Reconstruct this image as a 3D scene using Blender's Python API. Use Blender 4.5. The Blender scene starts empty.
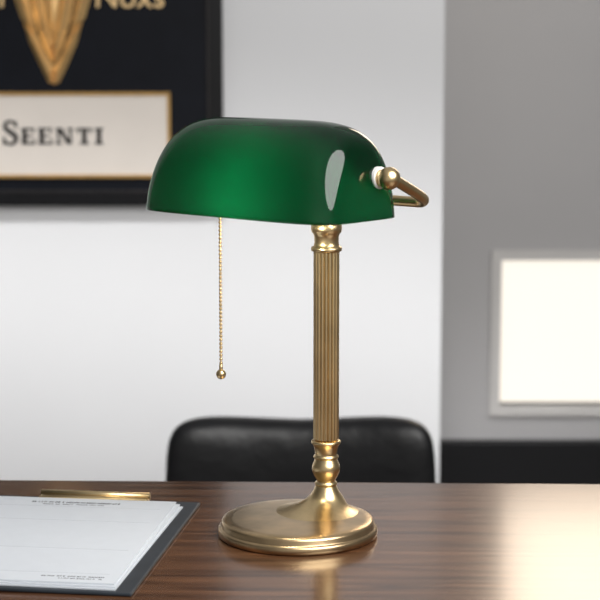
import bpy, bmesh, math, random
from mathutils import Vector, Matrix
sc = bpy.context.scene
sc.view_settings.view_transform = 'Standard'
col = sc.collection
R = math.radians

# ---------------------------------------------------------------- materials
def mat(name, color, rough=0.5, metal=0.0, coat=0.0, coat_rough=0.05, emis=None, es=0, var=0.0, vscale=20, bump=0.0, bscale=200, spec=0.5):
    m = bpy.data.materials.new(name); m.use_nodes = True
    nt = m.node_tree; b = nt.nodes['Principled BSDF']
    b.inputs['Base Color'].default_value = (*color, 1)
    b.inputs['Roughness'].default_value = rough
    b.inputs['Metallic'].default_value = metal
    b.inputs['Coat Weight'].default_value = coat
    b.inputs['Coat Roughness'].default_value = coat_rough
    b.inputs['Specular IOR Level'].default_value = spec
    if emis:
        b.inputs['Emission Color'].default_value = (*emis, 1)
        b.inputs['Emission Strength'].default_value = es
    tc = nt.nodes.new('ShaderNodeTexCoord')
    if var > 0:
        n = nt.nodes.new('ShaderNodeTexNoise'); n.inputs['Scale'].default_value = vscale; n.inputs['Detail'].default_value = 4
        r = nt.nodes.new('ShaderNodeValToRGB')
        r.color_ramp.elements[0].position = 0.3; r.color_ramp.elements[1].position = 0.7
        r.color_ramp.elements[0].color = (*[c*(1-var) for c in color], 1)
        r.color_ramp.elements[1].color = (*[min(1, c*(1+var)) for c in color], 1)
        nt.links.new(tc.outputs['Object'], n.inputs['Vector'])
        nt.links.new(n.outputs['Fac'], r.inputs['Fac'])
        nt.links.new(r.outputs['Color'], b.inputs['Base Color'])
    if bump > 0:
        n2 = nt.nodes.new('ShaderNodeTexNoise'); n2.inputs['Scale'].default_value = bscale
        bp = nt.nodes.new('ShaderNodeBump'); bp.inputs['Strength'].default_value = bump; bp.inputs['Distance'].default_value = 0.002
        nt.links.new(tc.outputs['Object'], n2.inputs['Vector'])
        nt.links.new(n2.outputs['Fac'], bp.inputs['Height'])
        nt.links.new(bp.outputs['Normal'], b.inputs['Normal'])
    return m

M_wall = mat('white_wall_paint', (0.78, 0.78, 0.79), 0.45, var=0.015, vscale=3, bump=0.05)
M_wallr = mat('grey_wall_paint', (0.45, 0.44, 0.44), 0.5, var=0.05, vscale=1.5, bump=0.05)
M_floor = mat('grey_floor', (0.25, 0.24, 0.23), 0.5, var=0.15, vscale=8)
M_base = mat('black_baseboard', (0.004, 0.004, 0.005), 0.5, var=0.1, spec=0.3)
M_brass = mat('satin_brass', (0.74, 0.56, 0.30), 0.30, 1.0, var=0.12, vscale=35, bump=0.04, bscale=300)
M_brass2 = mat('patinated_brass_plate', (0.54, 0.39, 0.22), 0.28, 1.0, var=0.28, vscale=28, bump=0.05, bscale=60)
M_gold = mat('gold_leaf', (0.80, 0.52, 0.22), 0.34, 0.45, var=0.12, vscale=40)
M_goldtxt = mat('pale_gold', (0.85, 0.60, 0.30), 0.35, 0.4, var=0.08, vscale=40)
M_golddk = mat('gold_moulding', (0.52, 0.31, 0.10), 0.35, 0.4, var=0.12, vscale=40)
M_blackframe = mat('black_lacquer', (0.004, 0.004, 0.005), 0.3, var=0.1, spec=0.3)
M_navy = mat('black_navy_mount', (0.005, 0.006, 0.010), 0.5, var=0.15, spec=0.15)
M_plaque = mat('cream_plaque', (0.74, 0.675, 0.61), 0.5, var=0.03, vscale=10)
M_ink = mat('dark_ink', (0.010, 0.009, 0.010), 0.6, var=0.1, spec=0.2)
M_grayink = mat('grey_ink', (0.05, 0.05, 0.06), 0.7, var=0.1)
M_rule = mat('pale_ink', (0.48, 0.50, 0.54), 0.7, var=0.05)
M_paper = mat('white_paper', (0.60, 0.63, 0.675), 0.6, var=0.015, vscale=60)
M_board = mat('black_clipboard', (0.020, 0.025, 0.032), 0.45, var=0.2, vscale=40, spec=0.35)
M_leather = mat('black_leather', (0.006, 0.006, 0.007), 0.38, bump=0.9, bscale=28, var=0.2, spec=0.4)
M_chrome = mat('chrome', (0.6, 0.6, 0.62), 0.15, 1.0, var=0.03)
M_trimwin = mat('window_casing_paint', (0.62, 0.60, 0.58), 0.5, var=0.02)
M_pane = mat('bright_window_glass', (0.2, 0.19, 0.18), 0.2, emis=(1.0, 0.93, 0.82), es=1.02, var=0.01)
M_inner = mat('white_opal_glass', (0.30, 0.36, 0.32), 0.3, var=0.02)
M_bulb = mat('warm_bulb_glass', (0.9, 0.85, 0.75), 0.3, emis=(1, 0.9, 0.7), es=0.3, var=0.02)
M_washer = mat('white_washer', (0.8, 0.8, 0.78), 0.3, var=0.02)
M_bronze = mat('dark_bronze', (0.05, 0.045, 0.045), 0.35, 0.7, var=0.1)

# green glass
M_green = bpy.data.materials.new('green_cased_glass'); M_green.use_nodes = True
nt = M_green.node_tree; b = nt.nodes['Principled BSDF']
n = nt.nodes.new('ShaderNodeTexNoise'); n.inputs['Scale'].default_value = 12
tc = nt.nodes.new('ShaderNodeTexCoord'); nt.links.new(tc.outputs['Object'], n.inputs['Vector'])
r = nt.nodes.new('ShaderNodeValToRGB')
r.color_ramp.elements[0].color = (0.0003, 0.005, 0.0025, 1); r.color_ramp.elements[1].color = (0.0005, 0.008, 0.004, 1)
nt.links.new(n.outputs['Fac'], r.inputs['Fac']); nt.links.new(r.outputs['Color'], b.inputs['Base Color'])
b.inputs['Roughness'].default_value = 0.04
b.inputs['Specular IOR Level'].default_value = 0.6
tr = nt.nodes.new('ShaderNodeBsdfTranslucent'); tr.inputs['Color'].default_value = (0.001, 0.27, 0.085, 1)
mx = nt.nodes.new('ShaderNodeMixShader'); mx.inputs[0].default_value = 0.27
out = nt.nodes['Material Output']
nt.links.new(b.outputs[0], mx.inputs[1]); nt.links.new(tr.outputs[0], mx.inputs[2]); nt.links.new(mx.outputs[0], out.inputs['Surface'])
nt = M_inner.node_tree; b = nt.nodes['Principled BSDF']
tr = nt.nodes.new('ShaderNodeBsdfTranslucent'); tr.inputs['Color'].default_value = (0.8, 0.95, 0.85, 1)
mx = nt.nodes.new('ShaderNodeMixShader'); mx.inputs[0].default_value = 0.5
out = nt.nodes['Material Output']
nt.links.new(b.outputs[0], mx.inputs[1]); nt.links.new(tr.outputs[0], mx.inputs[2]); nt.links.new(mx.outputs[0], out.inputs['Surface'])

# wood
M_wood = bpy.data.materials.new('dark_walnut_wood'); M_wood.use_nodes = True
nt = M_wood.node_tree; b = nt.nodes['Principled BSDF']
tc = nt.nodes.new('ShaderNodeTexCoord'); mp = nt.nodes.new('ShaderNodeMapping')
mp.inputs['Scale'].default_value = (1.3, 20, 20)
n = nt.nodes.new('ShaderNodeTexNoise'); n.inputs['Scale'].default_value = 5; n.inputs['Detail'].default_value = 9; n.inputs['Distortion'].default_value = 0.6
r = nt.nodes.new('ShaderNodeValToRGB')
r.color_ramp.elements[0].position = 0.30; r.color_ramp.elements[1].position = 0.74
r.color_ramp.elements[0].color = (0.036, 0.014, 0.006, 1); r.color_ramp.elements[1].color = (0.160, 0.072, 0.034, 1)
nt.links.new(tc.outputs['Object'], mp.inputs['Vector']); nt.links.new(mp.outputs[0], n.inputs['Vector'])
nt.links.new(n.outputs['Fac'], r.inputs['Fac']); nt.links.new(r.outputs['Color'], b.inputs['Base Color'])
bp = nt.nodes.new('ShaderNodeBump'); bp.inputs['Strength'].default_value = 0.06; bp.inputs['Distance'].default_value = 0.001
nt.links.new(n.outputs['Fac'], bp.inputs['Height']); nt.links.new(bp.outputs[0], b.inputs['Normal'])
b.inputs['Roughness'].default_value = 0.21
b.inputs['Specular IOR Level'].default_value = 0.5
b.inputs['Coat Weight'].default_value = 0.25; b.inputs['Coat Roughness'].default_value = 0.12

# ---------------------------------------------------------------- helpers
def obj_from_bm(name, bm, m, smooth=False, parent=None):
    me = bpy.data.meshes.new(name); bm.normal_update(); bm.to_mesh(me); bm.free()
    if m: me.materials.append(m)
    if smooth:
        for p in me.polygons: p.use_smooth = True
    o = bpy.data.objects.new(name, me); col.objects.link(o)
    if parent: o.parent = parent
    return o
def top(o, label, cat, group=None):
    o['label'] = label; o['category'] = cat
    if group: o['group'] = group
def add_box(bm, x0, x1, y0, y1, z0, z1):
    vs = [bm.verts.new((x, y, z)) for x in (x0, x1) for y in (y0, y1) for z in (z0, z1)]
    for f in ((0,1,3,2),(4,6,7,5),(0,4,5,1),(2,3,7,6),(0,2,6,4),(1,5,7,3)):
        bm.faces.new([vs[i] for i in f])
def box(name, x0, x1, y0, y1, z0, z1, m, parent=None, bevel=0.0, seg=3):
    bm = bmesh.new(); add_box(bm, x0, x1, y0, y1, z0, z1)
    if bevel: bmesh.ops.bevel(bm, geom=bm.edges[:], offset=bevel, segments=seg, affect='EDGES', profile=0.5)
    return obj_from_bm(name, bm, m, bevel > 0 and seg > 3, parent)
def lathe(bm, prof, cx=0, cy=0, seg=64, rfun=None, cyfun=None):
    rings = []
    for (r, z) in prof:
        yy = cy if cyfun is None else cyfun(z)
        if r <= 1e-6:
            rings.append([bm.verts.new((cx, yy, z))])
        else:
            ring = []
            for i in range(seg):
                a = 2*math.pi*i/seg
                rr = r if rfun is None else r*rfun(a)
                ring.append(bm.verts.new((cx+rr*math.cos(a), yy+rr*math.sin(a), z)))
            rings.append(ring)
    for A, B in zip(rings[:-1], rings[1:]):
        for i in range(seg):
            j = (i+1) % seg
            if len(A) == 1 and len(B) > 1: bm.faces.new((A[0], B[j], B[i]))
            elif len(B) == 1 and len(A) > 1: bm.faces.new((A[i], A[j], B[0]))
            elif len(A) > 1: bm.faces.new((A[i], A[j], B[j], B[i]))
def smooth_prof(pts, sub=6):
    res = []
    P = [pts[0]] + list(pts) + [pts[-1]]
    for i in range(1, len(P)-2):
        p0, p1, p2, p3 = P[i-1], P[i], P[i+1], P[i+2]
        for s in range(sub):
            t = s/sub
            res.append(tuple(0.5*((2*p1[k])+(-p0[k]+p2[k])*t+(2*p0[k]-5*p1[k]+4*p2[k]-p3[k])*t*t+(-p0[k]+3*p1[k]-3*p2[k]+p3[k])*t**3) for k in range(len(p1))))
    res.append(tuple(pts[-1]))
    return res
def tube(bm, pts, rad, seg=20, cap=True):
    n = len(pts); pts = [Vector(p) for p in pts]
    rads = rad if isinstance(rad, (list, tuple)) else [rad]*n
    rings = []; ref = None
    for i in range(n):
        t = (pts[min(i+1, n-1)]-pts[max(i-1, 0)]).normalized()
        if ref is None:
            ref = t.orthogonal().normalized()
        ref = (ref - t*ref.dot(t)).normalized()
        bt = t.cross(ref)
        rings.append([bm.verts.new(pts[i]+rads[i]*(math.cos(2*math.pi*k/seg)*ref+math.sin(2*math.pi*k/seg)*bt)) for k in range(seg)])
    for A, B in zip(rings[:-1], rings[1:]):
        for k in range(seg):
            bm.faces.new((A[k], A[(k+1) % seg], B[(k+1) % seg], B[k]))
    if cap:
        bm.faces.new(rings[0][::-1]); bm.faces.new(rings[-1])
def sphere(bm, c, r, u=24, v=16):
    bmesh.ops.create_uvsphere(bm, u_segments=u, v_segments=v, radius=r, matrix=Matrix.Translation(c))
def empty(name, loc, rz=0):
    o = bpy.data.objects.new(name, None); o.empty_display_size = 0.05
    o.location = loc; o.rotation_euler = (0, 0, rz); col.objects.link(o); return o

# ---------------------------------------------------------------- room
FZ = -0.75
def struct(o): o['kind'] = 'structure'; return o
struct(box('floor', -2.6, 2.6, -1.2, 3.9, FZ-0.05, FZ, M_floor))
struct(box('wall_back', -2.6, 0.254, 3.2, 3.36, FZ, 1.9, M_wall))
WX0, WX1, WZ0, WZ1 = 0.406, 1.05, -0.322, -0.023
bm = bmesh.new()
add_box(bm, 0.10, WX0, 3.6, 3.72, FZ, 1.9)
add_box(bm, WX1, 2.6, 3.6, 3.72, FZ, 1.9)
add_box(bm, WX0, WX1, 3.6, 3.72, FZ, WZ0)
add_box(bm, WX0, WX1, 3.6, 3.72, WZ1, 1.9)
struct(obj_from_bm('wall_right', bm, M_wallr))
struct(box('window_1', WX0, WX1, 3.63, 3.64, WZ0, WZ1, M_pane))
bm = bmesh.new(); c = 0.020
add_box(bm, WX0-c, WX0, 3.590, 3.632, WZ0-c, WZ1+c)
add_box(bm, WX1, WX1+c, 3.590, 3.632, WZ0-c, WZ1+c)
add_box(bm, WX0, WX1, 3.590, 3.632, WZ0-c, WZ0)
add_box(bm, WX0, WX1, 3.590, 3.632, WZ1, WZ1+c)
struct(obj_from_bm('trim_1', bm, M_trimwin))
struct(box('baseboard_right', 0.257, 2.6, 3.57, 3.6, FZ, -0.3925, M_base, bevel=0.004))

# ---------------------------------------------------------------- table
table = empty('table', (0, 1.30, FZ), R(-1.6))
top(table, 'dark brown polished wooden table with a glossy top', 'table')
box('tabletop', -0.95, 0.95, -0.40, 0.405, 0.718, 0.75, M_wood, table, bevel=0.004)
for x in (-0.88, 0.88):
    for y in (-0.34, 0.34):
        box('leg', x-0.03, x+0.03, y-0.03, y+0.03, 0, 0.718, M_wood, table, bevel=0.003)

# ---------------------------------------------------------------- lamp
lamp = empty('desk_lamp', (-0.002, 1.520, 0), R(-41))
top(lamp, 'brass desk lamp with green glass shade on the wooden table', 'lamp')
bm = bmesh.new()
lathe(bm, [(0,0),(0.0672,0),(0.0688,0.0008),(0.0694,0.0026),(0.0692,0.0060),(0.0682,0.0074),(0.0668,0.0078),(0.0664,0.0084),(0.0664,0.0118),(0.0654,0.0136),(0.0630,0.0146),(0.056,0.0150),(0.03,0.0156),(0,0.0158)], seg=128)
base = obj_from_bm('base', bm, M_brass2, True, lamp)
SY = 0.0380
bm = bmesh.new()
prof = smooth_prof([(0.0400,0.0146),(0.0330,0.0161),(0.0262,0.0182),(0.0200,0.0214),(0.0152,0.0258),(0.0116,0.0310),(0.0090,0.0365)], 6)
prof += [(0.0096,0.0368),(0.0100,0.0380),(0.0096,0.0392)]
prof += smooth_prof([(0.0080,0.0398),(0.0086,0.0420),(0.0106,0.0455),(0.0122,0.0500),(0.0121,0.0540),(0.0106,0.0580),(0.0096,0.0605)], 4)
prof += [(0.0108,0.0612),(0.0112,0.0622),(0.0106,0.0632)]
prof += smooth_prof([(0.0098,0.0638),(0.0099,0.0670),(0.0108,0.0712),(0.0120,0.0735)], 4)
prof += [(0.0130,0.0745),(0.0131,0.0755),(0.0127,0.0766),(0.0112,0.0772),(0.0,0.0772)]
def foot_y(z):
    t = min(1, max(0, (z-0.0146)/0.0125))
    return SY - 0.0160*(1-t)**2
lathe(bm, prof, 0, SY, 72, None, foot_y)
obj_from_bm('stem_foot', bm, M_brass, True, lamp)
bm = bmesh.new()
NF = 18
def flute(a):
    s = abs(math.sin(a*NF/2))
    return 1.0 - 0.11*(1-s**0.7)
lathe(bm, [(0.0092,0.0770),(0.0114,0.0785),(0.0114,0.2445),(0.0092,0.246)], 0, SY, NF*14, flute)
obj_from_bm('fluted_column', bm, M_brass, False, lamp)
bm = bmesh.new()
lathe(bm, [(0,0.2440),(0.0118,0.2440),(0.0132,0.2450),(0.0136,0.2465),(0.0130,0.2482),(0.0112,0.2490),(0.0106,0.2520),(0.0108,0.2570),(0.0118,0.2600),(0.0130,0.2610),(0.0136,0.2640),(0.0130,0.2680),(0.0112,0.2690),(0.0095,0.272),(0.0095,0.2950),(0.0080,0.2990),(0.0045,0.3015),(0,0.3022)], 0, SY, 64)
obj_from_bm('capital', bm, M_brass, True, lamp)

# shade
CY = -0.0380; SA, SB, SH, SZ = 0.1028, 0.0535, 0.0780, 0.2835
bm = bmesh.new()
NU, NT = 160, 80; nn = 5.2
rows = []
def sp(v, e): return math.copysign(abs(v)**e, v)
def flr(z): return 1.040 - 0.070*(z/SH)
def shade_pt(u, c, th):
    mm = 2.0 if math.cos(th) < 0 else 2.6
    y = SB*c*sp(math.cos(th), 2/mm); z = SH*c*sp(max(0, math.sin(th)), 2/mm)
    return (u*flr(z), CY + y*(1+0.025*max(0, 1-z/(0.6*SH))), SZ+z)
for i in range(1, NU):
    ph = -math.pi/2 + math.pi*i/NU
    u = SA*sp(math.sin(ph), 2/nn); c = math.cos(ph)**(2/nn)
    rows.append([bm.verts.new(shade_pt(u, c, math.pi*j/NT)) for j in range(NT+1)])
for A, B in zip(rows[:-1], rows[1:]):
    for j in range(NT): bm.faces.new((A[j], A[j+1], B[j+1], B[j]))
for row, s in ((rows[0], -1), (rows[-1], 1)):
    prev = row
    for k in (0.75, 0.5, 0.25):
        ring = []
        for j in range(NT+1):
            p = row[j].co
            z = (p.z-SZ)*k; y = (p.y-CY)*k
            ring.append(bm.verts.new((s*SA*flr(z), CY+y, SZ+z)))
        for j in range(NT):
            f = (prev[j], prev[j+1], ring[j+1], ring[j])
            bm.faces.new(f if s > 0 else f[::-1])
        prev = ring
    cv = bm.verts.new((s*SA*1.040, CY, SZ))
    for j in range(NT):
        f = (prev[j], prev[j+1], cv); bm.faces.new(f if s > 0 else f[::-1])
bmesh.ops.recalc_face_normals(bm, faces=bm.faces[:])
tot = sum((f.calc_center_median()-Vector((0, CY, SZ))).dot(f.normal) for f in bm.faces)
if tot < 0: bmesh.ops.reverse_faces(bm, faces=bm.faces[:])
shade = obj_from_bm('lamp_shade', bm, M_green, True, lamp)
shade.data.materials.append(M_inner)
so = shade.modifiers.new('Solidify', 'SOLIDIFY'); so.thickness = 0.003; so.offset = -1; so.material_offset = 1
shade['label'] = 'glossy dark green glass shade with opal lining'

# yoke
PZ, PY = 0.317, CY+0.018
bm = bmesh.new()
zb = 0.2930
pts = [(-0.114, PY, PZ), (-0.1145, PY+0.010, PZ-0.004), (-0.113, 0.022, zb+0.008), (-0.108, 0.034, zb+0.002), (-0.095, SY, zb), (-0.05, SY, zb), (0, SY, zb),
       (0.05, SY, zb), (0.092, SY, zb), (0.1055, 0.035, zb+0.001), (0.1130, 0.024, zb+0.006), (0.1165, PY+0.010, PZ-0.004), (0.116, PY, PZ)]
tube(bm, smooth_prof(pts, 6), 0.0044, 20)
obj_from_bm('yoke', bm, M_brass, True, lamp)
for s in (-1, 1):
    bm = bmesh.new()
    sphere(bm, (s*0.1140, PY, PZ), 0.0092)
    tube(bm, [(s*0.090, PY, PZ), (s*0.105, PY, PZ)], 0.0035)
    tube(bm, [(s*0.1050, PY, PZ), (s*0.1077, PY, PZ)], 0.0068)
    k = obj_from_bm('pivot_knob', bm, M_brass, True, lamp)
    bm = bmesh.new()
    tube(bm, [(s*0.0930, PY, PZ), (s*0.1055, PY, PZ)], 0.0090, 32)
    obj_from_bm('washer', bm, M_washer, False, lamp)['label'] = 'white pivot washer'
bm = bmesh.new()
tube(bm, [(0, SY, 0.290), (0, 0.02, 0.300), (0, CY+0.01, 0.318), (0, CY, 0.318)], 0.004)
tube(bm, [(-0.055, CY, 0.318), (0.0, CY, 0.318)], 0.011, 24)
obj_from_bm('socket', bm, M_brass, False, lamp)
bm = bmesh.new()
tube(bm, smooth_prof([(0.0, CY, 0.318), (0.015, CY, 0.318), (0.05, CY, 0.318), (0.068, CY, 0.318), (0.072, CY, 0.318)], 3),
     [0.008+0.006*min(1, i/4) if i < 10 else 0.014*max(0.05, math.sqrt(max(0, 1-((i-9)/3.2)**2))) for i in range(13)], 24)
obj_from_bm('bulb', bm, M_bulb, True, lamp)
CX = -0.0565; cz0, cz1 = 0.312, 0.146
bm = bmesh.new()
nb = 50
for i in range(nb):
    z = cz0 + (cz1-cz0)*i/(nb-1)
    sphere(bm, (CX, CY+0.002, z), 0.00155, 10, 8)
tube(bm, [(CX, CY+0.002, cz0), (CX, CY+0.002, cz1)], 0.0005, 6)
ch = obj_from_bm('pull_chain', bm, M_brass, True, lamp)
bm = bmesh.new()
sphere(bm, (CX, CY+0.002, 0.1395), 0.0044)
tube(bm, [(CX, CY+0.002, 0.143), (CX, CY+0.002, 0.148)], 0.0016, 12)
obj_from_bm('pull_ball', bm, M_brass, True, ch)

# ---------------------------------------------------------------- clipboard
CB = Vector((-0.2190, 1.494, 0.0)); CR = -8.0
cb = empty('clipboard', CB, R(CR))
top(cb, 'black clipboard with a brass clip lying on the wooden table', 'clipboard')
BW, BL = 0.1090, 0.1380
box('board', -BW, BW, -BL, BL, 0, 0.0030, M_board, cb, bevel=0.0012)
bm = bmesh.new()
cx = 0.0115
add_box(bm, cx-0.052, cx+0.051, BL-0.018, BL-0.003, 0.0030, 0.0078)
bmesh.ops.bevel(bm, geom=bm.edges[:], offset=0.0014, segments=2, affect='EDGES')
tube(bm, [(cx-0.052, BL-0.005, 0.0080), (cx+0.051, BL-0.005, 0.0080)], 0.0032, 16)
obj_from_bm('clip', bm, M_brass, True, cb)
def sheet(z, dx, dy, rz, lab):
    e = box('paper_sheet', -0.097, 0.097, -0.130, 0.119, 0, 0.0011, M_paper, None)
    e.location = CB + Vector((0, 0, z)) + Matrix.Rotation(R(CR), 3, 'Z') @ Vector((dx, dy, 0))
    e.rotation_euler = (0, 0, R(CR+rz))
    top(e, lab, 'paper', 'papers on the clipboard')
    return e
sheet(0.0030, -0.001, -0.002, -0.5, 'blank white paper sheet under the printed page')
sheet(0.0043, -0.003, 0.000, 0.1, 'white paper sheet under the printed page on clipboard')
pg = sheet(0.0056, -0.006, 0.002, 0.7, 'printed white page held on the black clipboard')
random.seed(4)
ZP = 0.0011
def words(bm, y, x0, x1, h):
    x = x0
    while x < x1:
        w = random.uniform(0.0012, 0.0024)
        add_box(bm, x, x+0.0006, y, y+h, ZP, ZP+0.00015)
        if random.random() < 0.7: add_box(bm, x+w-0.0006, x+w, y, y+h, ZP, ZP+0.00015)
        yy = y + random.choice((0, h*0.45, h-0.0007))
        add_box(bm, x+0.0006, x+w-0.0006, yy, yy+0.0007, ZP, ZP+0.00015)
        x += w + (0.0007 if random.random() < 0.8 else 0.0025)
bm = bmesh.new()
words(bm, 0.102, -0.034, 0.048, 0.0040)
words(bm, 0.096, -0.022, 0.034, 0.0020)
obj_from_bm('printed_heading', bm, M_grayink, False, pg)
bm = bmesh.new()
words(bm, -0.117, 0.035, 0.086, 0.0022)
words(bm, -0.122, 0.050, 0.086, 0.0018)
obj_from_bm('printed_footer', bm, M_grayink, False, pg)
bm = bmesh.new()
for y in (0.090, 0.045, -0.040, -0.107):
    add_box(bm, -0.088, 0.088, y, y+0.0007, ZP, ZP+0.0001)
obj_from_bm('printed_rules', bm, M_rule, False, pg)

# ---------------------------------------------------------------- chair
chair = empty('office_chair', (0.001, 2.62, FZ), 0)
top(chair, 'black leather low back office chair behind the table', 'chair')
def padded(bm, hx, hy, hz, cz, cy, curve=0.0, dip=0.0, ex=5.0, nu=128, nv=40, taper=0.0, cp=4.0, yp=2.2):
    rows = []
    for i in range(nv+1):
        ph = -math.pi/2 + math.pi*i/nv
        row = []
        for j in range(nu):
            a = 2*math.pi*j/nu
            c = max(0, math.cos(ph))**(2/cp)
            x = hx*c*sp(math.cos(a), 2/ex); z = hz*c*sp(math.sin(a), 2/ex)
            y = hy*sp(math.sin(ph), 2/yp)
            x *= 1 - taper*(z/hz)
            z2 = z - (dip*math.exp(-(x/(hx*0.5))**2)*(z/hz) if z > 0 else 0)
            row.append(bm.verts.new((x, cy + y - curve*(x/hx)**2, cz+z2)))
        rows.append(row)
    for A, B in zip(rows[:-1], rows[1:]):
        for j in range(nu):
            k = (j+1) % nu
            try: bm.faces.new((A[j], A[k], B[k], B[j]))
            except ValueError: pass
    bmesh.ops.remove_doubles(bm, verts=bm.verts[:], dist=1e-5)
    bmesh.ops.recalc_face_normals(bm, faces=bm.faces[:])
bm = bmesh.new()
padded(bm, 0.202, 0.034, 0.150, 0.471, 0.0, 0.03, 0.009, 8.0, taper=0.03, cp=5.0, yp=2.6)
obj_from_bm('backrest', bm, M_leather, True, chair)
bm = bmesh.new()
padded(bm, 0.20, 0.19, 0.045, 0.33, -0.20, 0.0, 0.0, 3.5)
obj_from_bm('seat', bm, M_leather, True, chair)
bm = bmesh.new()
tube(bm, [(0, -0.18, 0.07), (0, -0.18, 0.30)], 0.025)
tube(bm, [(0, -0.10, 0.30), (0, 0.03, 0.30), (0, 0.045, 0.36), (0, 0.035, 0.45)], 0.018)
obj_from_bm('column', bm, M_chrome, False, chair)
for i in range(5):
    a = 2*math.pi*i/5 + 0.3
    bm = bmesh.new()
    ex, ey = 0.23*math.cos(a), 0.23*math.sin(a)-0.18
    tube(bm, [(0, -0.18, 0.09), (ex, ey, 0.06)], [0.022, 0.014], 12)
    leg = obj_from_bm('leg', bm, M_chrome, False, chair)
    bm = bmesh.new(); sphere(bm, (ex, ey, 0.027), 0.027, 16, 12)
    obj_from_bm('caster', bm, M_leather, True, leg)

# ---------------------------------------------------------------- picture
pic = empty('framed_picture', (-0.431, 3.2, 0.1275), 0)
top(pic, 'black framed gold emblem and nameplate on the white wall', 'picture')
PW, PH, PB = 0.2955, 0.76, 0.024
bm = bmesh.new()
yb, yf = -0.001, -0.030
add_box(bm, -PW, -PW+PB, yf, yb, 0, PH); add_box(bm, PW-PB, PW, yf, yb, 0, PH)
add_box(bm, -PW+PB, PW-PB, yf, yb, 0, PB); add_box(bm, -PW+PB, PW-PB, yf, yb, PH-PB, PH)
bmesh.ops.bevel(bm, geom=bm.edges[:], offset=0.003, segments=2, affect='EDGES')
obj_from_bm('frame', bm, M_blackframe, False, pic)
box('mount', -PW+PB-0.002, PW-PB+0.002, -0.016, -0.002, PB-0.002, PH-PB+0.002, M_navy, pic)
bm = bmesh.new(); q = PB; t = 0.003
add_box(bm, PW-q-t, PW-q, -0.024, -0.016, q, PH-q); add_box(bm, -PW+q, -PW+q+t, -0.024, -0.016, q, PH-q)
add_box(bm, -PW+q, PW-q, -0.024, -0.016, q, q+t); add_box(bm, -PW+q, PW-q, -0.024, -0.016, PH-q-t, PH-q)
obj_from_bm('fillet', bm, M_bronze, False, pic)
def lx(px): return (px-57)/564.0
def lz(py): return (207-py)/560.0
bm = bmesh.new()
x0, x1, z0, z1 = lx(-58), lx(170), lz(178), lz(97)
add_box(bm, x0, x1, -0.021, -0.016, z0, z1)
pq = obj_from_bm('nameplate', bm, M_plaque, False, pic)
bm = bmesh.new(); t = 0.0055
add_box(bm, x0-t/2, x1+t/2, -0.024, -0.016, z1-t/2, z1+t/2); add_box(bm, x0-t/2, x1+t/2, -0.024, -0.016, z0-t/2, z0+t/2)
add_box(bm, x0-t/2, x0+t/2, -0.024, -0.016, z0+t/2, z1-t/2); add_box(bm, x1-t/2, x1+t/2, -0.024, -0.016, z0+t/2, z1-t/2)
obj_from_bm('gold_border', bm, M_golddk, False, pq)
# lettering, serif small caps as raised letters
bm = bmesh.new()
YA, YB = -0.0225, -0.021
def rect(a, b_, c_, d):
    add_box(bm, lx(a), lx(b_), YA, YB, lz(d), lz(c_))
def poly(pts):
    f = [bm.verts.new((lx(x), YA, lz(y))) for x, y in pts]
    g = [bm.verts.new((lx(x), YB, lz(y))) for x, y in pts]
    bm.faces.new(f); bm.faces.new(g[::-1])
    for i in range(len(pts)):
        j = (i+1) % len(pts); bm.faces.new((f[i], g[i], g[j], f[j]))
def ribbon(pts, ws):
    L, Rr = [], []
    for i, (x, y) in enumerate(pts):
        xa, ya = pts[max(0, i-1)]; xb, yb_ = pts[min(len(pts)-1, i+1)]
        d = math.hypot(xb-xa, yb_-ya); nx, ny = -(yb_-ya)/d, (xb-xa)/d
        L.append((x+nx*ws[i]/2, y+ny*ws[i]/2)); Rr.append((x-nx*ws[i]/2, y-ny*ws[i]/2))
    for i in range(len(pts)-1):
        poly([L[i], L[i+1], Rr[i+1], Rr[i]])
DY = 1.0
S = smooth_prof([(x, y+DY) for x, y in [(18,128),(16,124.4),(12,123),(8,125.0),(7.5,129.2),(12,133.4),(17,137),(18,141.0),(15,144.6),(11,145.2),(7.5,143.6),(6,139.5)]], 4)
ribbon(S, [2.4+2.4*math.exp(-((i/(len(S)-1)-0.5)/0.22)**2) for i in range(len(S))])
rect(17.1,18.9,122.5+DY,130.0+DY); rect(4.9,6.7,138+DY,146+DY)
T, Bt = 130.5, 146.5
def letE(x):
    rect(x+1.2,x+5.6,T,Bt); rect(x,x+13,T,T+2.0); rect(x,x+13.8,Bt-2.0,Bt); rect(x+5.6,x+10.4,137.5,139.4)
    rect(x+11.3,x+13.0,T,T+5.0); rect(x+12,x+13.8,Bt-5.4,Bt)
def letN(x):
    rect(x,x+5,T,T+1.8); rect(x+1.4,x+3.7,T,Bt); rect(x-0.3,x+5.7,Bt-1.8,Bt)
    poly([(x+1.2,T),(x+6.2,T),(x+15.4,Bt),(x+11.4,Bt)]); rect(x+13.4,x+15.7,T,Bt); rect(x+11.4,x+17.4,T,T+1.8)
def letT(x):
    rect(x+5.1,x+9.5,T,Bt); rect(x,x+14.6,T,T+2.0); rect(x,x+1.8,T,T+5.0); rect(x+12.8,x+14.6,T,T+5.0); rect(x+2.6,x+12.0,Bt-1.8,Bt)
def letI(x):
    rect(x+2.2,x+6.6,T,Bt); rect(x,x+8.8,T,T+1.8); rect(x,x+8.8,Bt-1.8,Bt)
letE(23); letE(40); letN(57.5); letT(78.5); letI(96.0)
bmesh.ops.recalc_face_normals(bm, faces=bm.faces[:])
obj_from_bm('lettering', bm, M_ink, False, pq)
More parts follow.
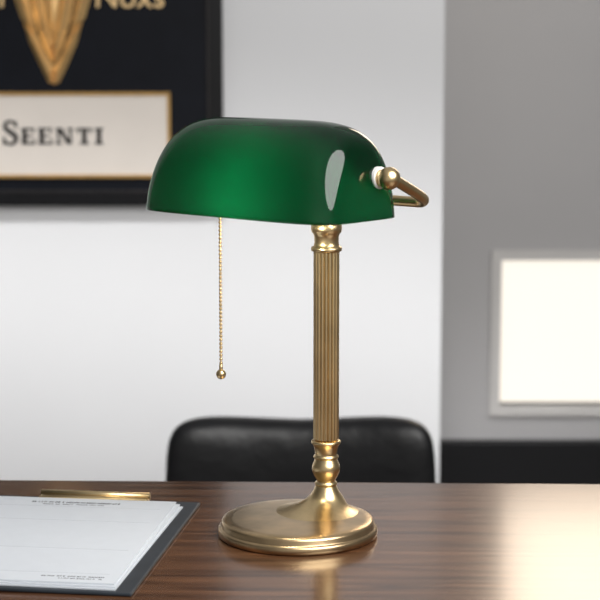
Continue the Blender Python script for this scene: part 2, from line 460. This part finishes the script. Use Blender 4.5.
# emblem: solid faceted V crest with folded layered wings and a blunt tip
bm = bmesh.new()
def facet(pts, ridge, y0, rise):
    O = [bm.verts.new((lx(x), y0, lz(y))) for x, y in pts]
    Rg = [bm.verts.new((lx(x), y0-rise, lz(y))) for x, y in ridge]
    def near(x, y): return min(range(len(ridge)), key=lambda k: (ridge[k][0]-x)**2+(ridge[k][1]-y)**2)
    idx = [near(x, y) for x, y in pts]
    for i in range(len(pts)):
        j = (i+1) % len(pts); a, b2 = idx[i], idx[j]
        bm.faces.new((O[i], O[j], Rg[b2]))
        if a != b2:
            st = 1 if b2 > a else -1
            for k in range(a, b2, st): bm.faces.new((O[i], Rg[k+st], Rg[k]))
def mir(p): return [(113-x, y) for x, y in p]
yy = -0.0165
parts = [([(15,-26),(18,2),(25,24),(36,38),(42,44),(38,24),(33,2),(31,-26)], [(24,-24),(26,2),(34,28)], yy, 0.012),
         ([(27,27),(33,48),(42,68),(51,86),(56.5,88),(56.5,70),(48,56),(42,42)], [(36,42),(44,60),(53,78)], yy-0.002, 0.012),
         ([(32,-26),(34,2),(39,26),(47,52),(56.5,68),(56.5,44),(51,24),(48,2),(48,-26)], [(40,-24),(42,4),(48,32),(54.5,54)], yy-0.004, 0.012)]
for pp, rg, y0, rs in parts:
    facet(pp, rg, y0, rs); facet(mir(pp), mir(rg), y0, rs)
facet([(56.5,46),(51,22),(49,-2),(56.5,-16),(64,-2),(62,22)], [(56.5,0),(56.5,28)], yy-0.001, 0.006)
bmesh.ops.recalc_face_normals(bm, faces=bm.faces[:])
obj_from_bm('gold_emblem', bm, M_gold, False, pic)
def word(txt, px, py, size, name, mtl):
    cu = bpy.data.curves.new(name, 'FONT'); cu.body = txt; cu.size = size; cu.shear = 0.08; cu.extrude = 0.001; cu.offset = 0.0004
    o = bpy.data.objects.new(name, cu); col.objects.link(o)
    dg = bpy.context.evaluated_depsgraph_get(); me = bpy.data.meshes.new_from_object(o.evaluated_get(dg))
    bpy.data.objects.remove(o)
    me.materials.clear(); me.materials.append(mtl)
    o = bpy.data.objects.new(name, me); col.objects.link(o); o.parent = pic
    o.location = (lx(px), -0.018, lz(py)); o.rotation_euler = (R(90), 0, 0)
    return o
word('Noxs', 97, 13, 0.056, 'gold_lettering', M_goldtxt)
word('Der', -36, 13, 0.056, 'gold_lettering', M_goldtxt)

# ---------------------------------------------------------------- lights
w = bpy.data.worlds.new('World'); sc.world = w; w.use_nodes = True
nt = w.node_tree; bg = nt.nodes['Background']
tc = nt.nodes.new('ShaderNodeTexCoord'); sx = nt.nodes.new('ShaderNodeSeparateXYZ'); r = nt.nodes.new('ShaderNodeValToRGB')
mr = nt.nodes.new('ShaderNodeMapRange'); mr.inputs[1].default_value = -1; mr.inputs[2].default_value = 1
nt.links.new(tc.outputs['Generated'], sx.inputs[0]); nt.links.new(sx.outputs['Z'], mr.inputs[0]); nt.links.new(mr.outputs[0], r.inputs[0])
r.color_ramp.elements[0].color = (0.10, 0.09, 0.08, 1); r.color_ramp.elements[1].color = (0.48, 0.48, 0.49, 1)
e = r.color_ramp.elements.new(0.5); e.color = (0.68, 0.67, 0.655, 1)
e = r.color_ramp.elements.new(0.68); e.color = (0.42, 0.42, 0.43, 1)
ab = nt.nodes.new('ShaderNodeMath'); ab.operation = 'ABSOLUTE'; nt.links.new(sx.outputs['X'], ab.inputs[0])
m2 = nt.nodes.new('ShaderNodeMapRange'); m2.inputs[1].default_value = 0.35; m2.inputs[2].default_value = 0.85; m2.inputs[3].default_value = 1.0; m2.inputs[4].default_value = 0.25
nt.links.new(ab.outputs[0], m2.inputs[0])
vm = nt.nodes.new('ShaderNodeVectorMath'); vm.operation = 'SCALE'
nt.links.new(r.outputs[0], vm.inputs[0]); nt.links.new(m2.outputs[0], vm.inputs['Scale'])
nt.links.new(vm.outputs[0], bg.inputs[0]); bg.inputs[1].default_value = 0.79
def area(name, loc, tgt, sx_, sy_, power, color=(1, 1, 1), spread=180, shape='RECTANGLE'):
    l = bpy.data.lights.new(name, 'AREA'); l.shape = shape; l.size = sx_; l.size_y = sy_; l.energy = power; l.color = color
    l.spread = R(spread)
    o = bpy.data.objects.new(name, l); col.objects.link(o); o.location = loc
    o.rotation_euler = (Vector(tgt)-Vector(loc)).to_track_quat('-Z', 'Y').to_euler()
    return o
area('tall_softbox', (0.70, 0.62, 1.12), (0, 1.5, 0.25), 1.45, 1.35, 38, (1, 0.99, 0.97), 180, 'ELLIPSE')
area('wall_wash', (-0.5, 2.0, 1.5), (-0.4, 3.2, -0.09), 2.2, 0.20, 2.5, (1, 1, 1), 20)
area('table_glare_light', (0.66, 3.5, 0.84), (0.66, 1.4, 0.60), 0.50, 0.64, 6.0, (1, 0.84, 0.66))  # added area light above the view, no window there; puts warm glare on tabletop
pl = bpy.data.lights.new('bulb_light', 'POINT'); pl.energy = 0.50; pl.shadow_soft_size = 0.012; pl.color = (1, 0.95, 0.85)
po = bpy.data.objects.new('bulb_light', pl); col.objects.link(po); po.parent = lamp; po.location = (0.010, CY-0.004, 0.284)

# ---------------------------------------------------------------- camera
cd = bpy.data.cameras.new('Camera'); cam = bpy.data.objects.new('Camera', cd); col.objects.link(cam)
cam.location = (0, 0, 0.433); cam.rotation_euler = (R(90-8.5), 0, 0)
cd.sensor_width = 36; cd.lens = 108
cd.dof.use_dof = True; cd.dof.focus_distance = 1.53; cd.dof.aperture_fstop = 10
sc.camera = cam
